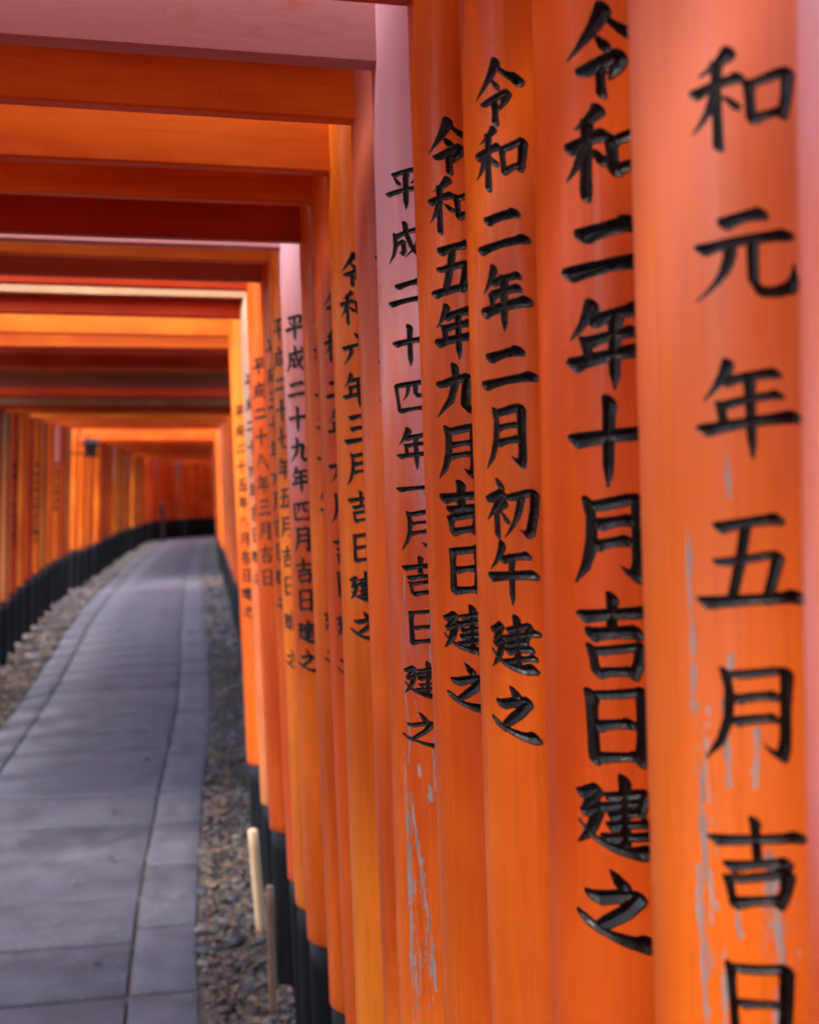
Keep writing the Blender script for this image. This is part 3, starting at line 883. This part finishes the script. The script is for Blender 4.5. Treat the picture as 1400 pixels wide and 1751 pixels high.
ORD = ['zeroth', 'first', 'second', 'third', 'fourth', 'fifth', 'sixth', 'seventh', 'eighth', 'ninth', 'tenth', 'eleventh', 'twelfth', 'thirteenth', 'fourteenth',
       'fifteenth', 'sixteenth', 'seventeenth', 'eighteenth', 'nineteenth', 'twentieth', 'twenty-first', 'twenty-second', 'twenty-third']
def heading(y):
    e = .3 if y < 27 else .12
    d = (rowc(y + e) - rowc(y - e)) / (2 * e)
    return -math.atan(d)
mid = [(4.62, 1.925, 'b_ora', 'ora', 'clean orange'), (5.0, 1.925, 'b_deep', 'deep', 'deep red'), (5.32, 1.894, 'b_deep', 'ver', 'deep red'), (5.7, 1.90, 'b_ver', 'deep', 'vermilion'), (6.1, 1.872, 'b_brown', 'ora', 'weathered brown'),
       (6.5, 1.86, 'b_maroon', 'deep', 'dull maroon'), (6.95, 1.83, 'b_deep', 'ver', 'deep red'), (7.3, 1.83, 'b_deep', 'pink', 'deep red'), (7.6, 1.80, 'b_pale', 'deep', 'pale weathered'), (7.95, 1.78, 'b_deep', 'old', 'deep red'), (8.3, 1.76, 'b_ver', 'old', 'vermilion'),
       (8.7, 1.775, 'b_brown', 'pale', 'weathered brown'), (9.15, 1.775, 'b_deep', 'deep', 'deep red'), (9.6, 1.76, 'b_bri', 'ora', 'bright orange'), (10.1, 1.755, 'b_deep', 'deep', 'deep red'), (10.55, 1.745, 'b_ora', 'ora', 'orange'),
       (11.0, 1.745, 'b_deep', 'old', 'deep red'), (11.5, 1.745, 'b_ver', 'ver', 'vermilion'), (12.0, 1.75, 'b_ver', 'pink', 'vermilion'), (12.5, 1.76, 'b_deep', 'deep', 'deep red'), (13.0, 1.77, 'b_ver', 'old', 'vermilion')]  # deep and old pillar paints also paint in shade on the left row
LT = ['令和三年吉日建之', '平成二十年五月吉日', '平成元年九月吉日建之', '平成十九年吉日']
for i, (y, zn, mb, mp, cn) in enumerate(mid):
    gate(y, zn, '%s torii gate beyond the cream-topped gate, with %s beam' % (ORD[i + 2], cn), FAINT, mp=mp, mb=mb, R=random.choice((.068, .072, .076)), heading=heading(y),
         text=LT[i % 4] if i % 3 != 1 else None, left_text=LT[(i * 3 + 1) % 4] if i % 3 == 0 else None, phi=38, zt=random.uniform(1.3, 1.55), pitch=.07, cap=.38, cw=.06, chh=.056, n=30, wt=1.1)  # unseen caps made wide to darken the middle stretch

# beyond an open stretch (about 13.1-13.9 m) the gates run on in one blurred mass
far, acc, last = [13.95], 0., (rowc(13.95), 13.95)
for q in range(13960, 32150, 10):
    p = (rowc(q / 1000.), q / 1000.)
    acc += math.hypot(p[0] - last[0], p[1] - last[1])
    last = p
    if acc > (.40 if q < 27500 else .24 if q < 29300 else .108):
        far.append(p[1])
        acc = random.uniform(-.03, .03) if q < 27500 else 0.
for i, y in enumerate(far):
    hgt = interp(y, [(13.9, 1.75), (16, 1.76), (20, 1.81), (25, 1.87), (29, 1.95), (60, 2.0)]) + random.uniform(-.03, .05)
    mp, mb = random.choice((('ver', 'b_ver'), ('deep', 'b_deep'), ('ora', 'b_ver'), ('deep', 'b_ora'), ('old', 'b_maroon'), ('bri', 'b_ver'), ('pink', 'b_deep'), ('old', 'b_ora')))
    if i < 6:
        mp, mb = 'ora', 'b_ver'  # brighter paint adds to the light falling in at the break
    if y < 20:
        lab, gp = 'small blurred torii gate past the sunlit break in the tunnel', 'torii gates past the sunlit break'
    elif y < 29.3:
        lab, gp = 'tiny blurred torii gate on the far descending stretch of path', 'torii gates on the far descending stretch'
    else:
        lab, gp = 'tiny blurred torii gate where the tunnel turns right at its far end', 'torii gates at the far bend'
    if y > 29.6:
        mp = random.choice(('ora', 'ver', 'ver'))
    if 30.3 < y < 30.45:
        mp = 'pale'
    gate(y, hgt, lab, gp, mp=mp, mb=mb, R=random.choice((.062, .07, .078, .086)), dx=random.uniform(-.05, .05) if y < 29 else 0., heading=heading(y), cap=.13 if i < 5 or y > 29 else .36, lintel=i > 1 and (y < 27.2 or i % 4 == 0), detail=False)  # caps and lintels varied to steer light into the far stretch

# ------------------------------------------------------------------ stakes by the pillars
def mat_wood(name, a, b_):
    k = NT(name)
    n1 = k.noise(k.coord((140, 140, 6)), 1., 4, .6)
    n2 = k.noise(k.coord((12, 12, 5)), 1., 3, .5)
    k.put(k.b.inputs["Base Color"], k.mix(k.ramp(n2, .5, .75), k.mix(k.ramp(n1, .3, .7), a, b_), tuple(c * .8 for c in a)))
    k.b.inputs["Roughness"].default_value = .6
    k.put(k.b.inputs["Normal"], k.bump(n1, .3, .001))
    return k.m
def stake(label, x, y, h, r, lean, mat):
    me = cyl_mesh('wooden_stake', r, -.05, h, 20, 8, .0006, .001, seed=3)
    bm = bmesh.new(); bm.from_mesh(me)
    top = [f_ for f_ in bm.faces if f_.normal.z > .9 and len(f_.verts) > 4]
    r_ = bmesh.ops.inset_region(bm, faces=top, thickness=r * .35, depth=r * .3)
    bm.to_mesh(me); bm.free()
    o = mesh_obj('wooden_stake', me, mat)
    o.location = (x, y, gz(y))
    o.rotation_euler = lean
    o['label'] = label
    o['category'] = 'stake'
    o['group'] = 'wooden stakes at the pillar bases'
stake('pale yellowish round wooden stake standing in the pebbles', .369, 3.77, .335, .016, (0.0, -.075, 0), mat_wood('pale cedar', (.62, .40, .22), (.74, .52, .31)))
stake('dark brown wooden stake against the black pillar bases', .345, 3.21, .36, .011, (0., -.02, 0), mat_wood('brown weathered wood', (.13, .065, .035), (.20, .11, .065)))

# ------------------------------------------------------------------ lantern on the left row, post at the bend
def prism(bm, pts, z0, z1, scale=1.0):
    a = [bm.verts.new((x, y_, z0)) for x, y_ in pts]
    c = [bm.verts.new((x * scale, y_ * scale, z1)) for x, y_ in pts]
    n = len(pts)
    bm.faces.new(a[::-1]); bm.faces.new(c)
    for i in range(n):
        bm.faces.new((a[i], a[(i + 1) % n], c[(i + 1) % n], c[i]))
def done(bm, name, mat, parent):
    bmesh.ops.recalc_face_normals(bm, faces=bm.faces)
    me = bpy.data.meshes.new(name); bm.to_mesh(me); bm.free()
    return mesh_obj(name, me, mat, parent)
def simple(name, col, rough, metal=0.):
    k = NT(name)
    n1 = k.noise(k.coord((30, 30, 30)), 1., 4, .6)
    k.put(k.b.inputs["Base Color"], k.mix(k.ramp(n1, .3, .7), col, tuple(c * 1.5 for c in col)))
    k.b.inputs["Roughness"].default_value = rough
    k.b.inputs["Metallic"].default_value = metal
    return k.m
sq = lambda h: [(-h, -h), (h, -h), (h, h), (-h, h)]
ly = 12.85
lan = bpy.data.objects.new('hanging_lantern', None)
COL.objects.link(lan)
lan.location = (-.468, ly, gz(ly) + 1.475)
lan['label'] = 'small dark wooden lantern with grey roof on the left row of pillars'
lan['category'] = 'lantern'
dk_ = simple('dark lantern timber', (.022, .010, .007), .6)
gr_ = simple('grey lantern roof', (.045, .045, .055), .6)
b = bmesh.new(); prism(b, sq(.075), 0, .02); prism(b, sq(.058), .0205, .115); prism(b, sq(.072), .1155, .13); done(b, 'lantern_body', dk_, lan)
b = bmesh.new(); prism(b, sq(.105), .1305, .15); prism(b, sq(.105), .1505, .185, .45); done(b, 'lantern_roof', gr_, lan)
b = bmesh.new()
prism(b, [(-.32, -.010), (-.0755, -.010), (-.0755, .010), (-.32, .010)], .03, .05)
done(b, 'bracket', dk_, lan)
py = 28.6
o = bpy.data.objects.new('dark_post', None)
COL.objects.link(o)
o.location = (.56, py, gz(py))
o['label'] = 'thin dark post standing at the left where the path bends far away'
o['category'] = 'post'
b = bmesh.new(); prism(b, sq(.045), -.05, .86); done(b, 'post_shaft', dk_, o)
b = bmesh.new(); prism(b, sq(.058), .8605, .885); prism(b, sq(.058), .8855, .93, .3); done(b, 'post_cap', dk_, o)
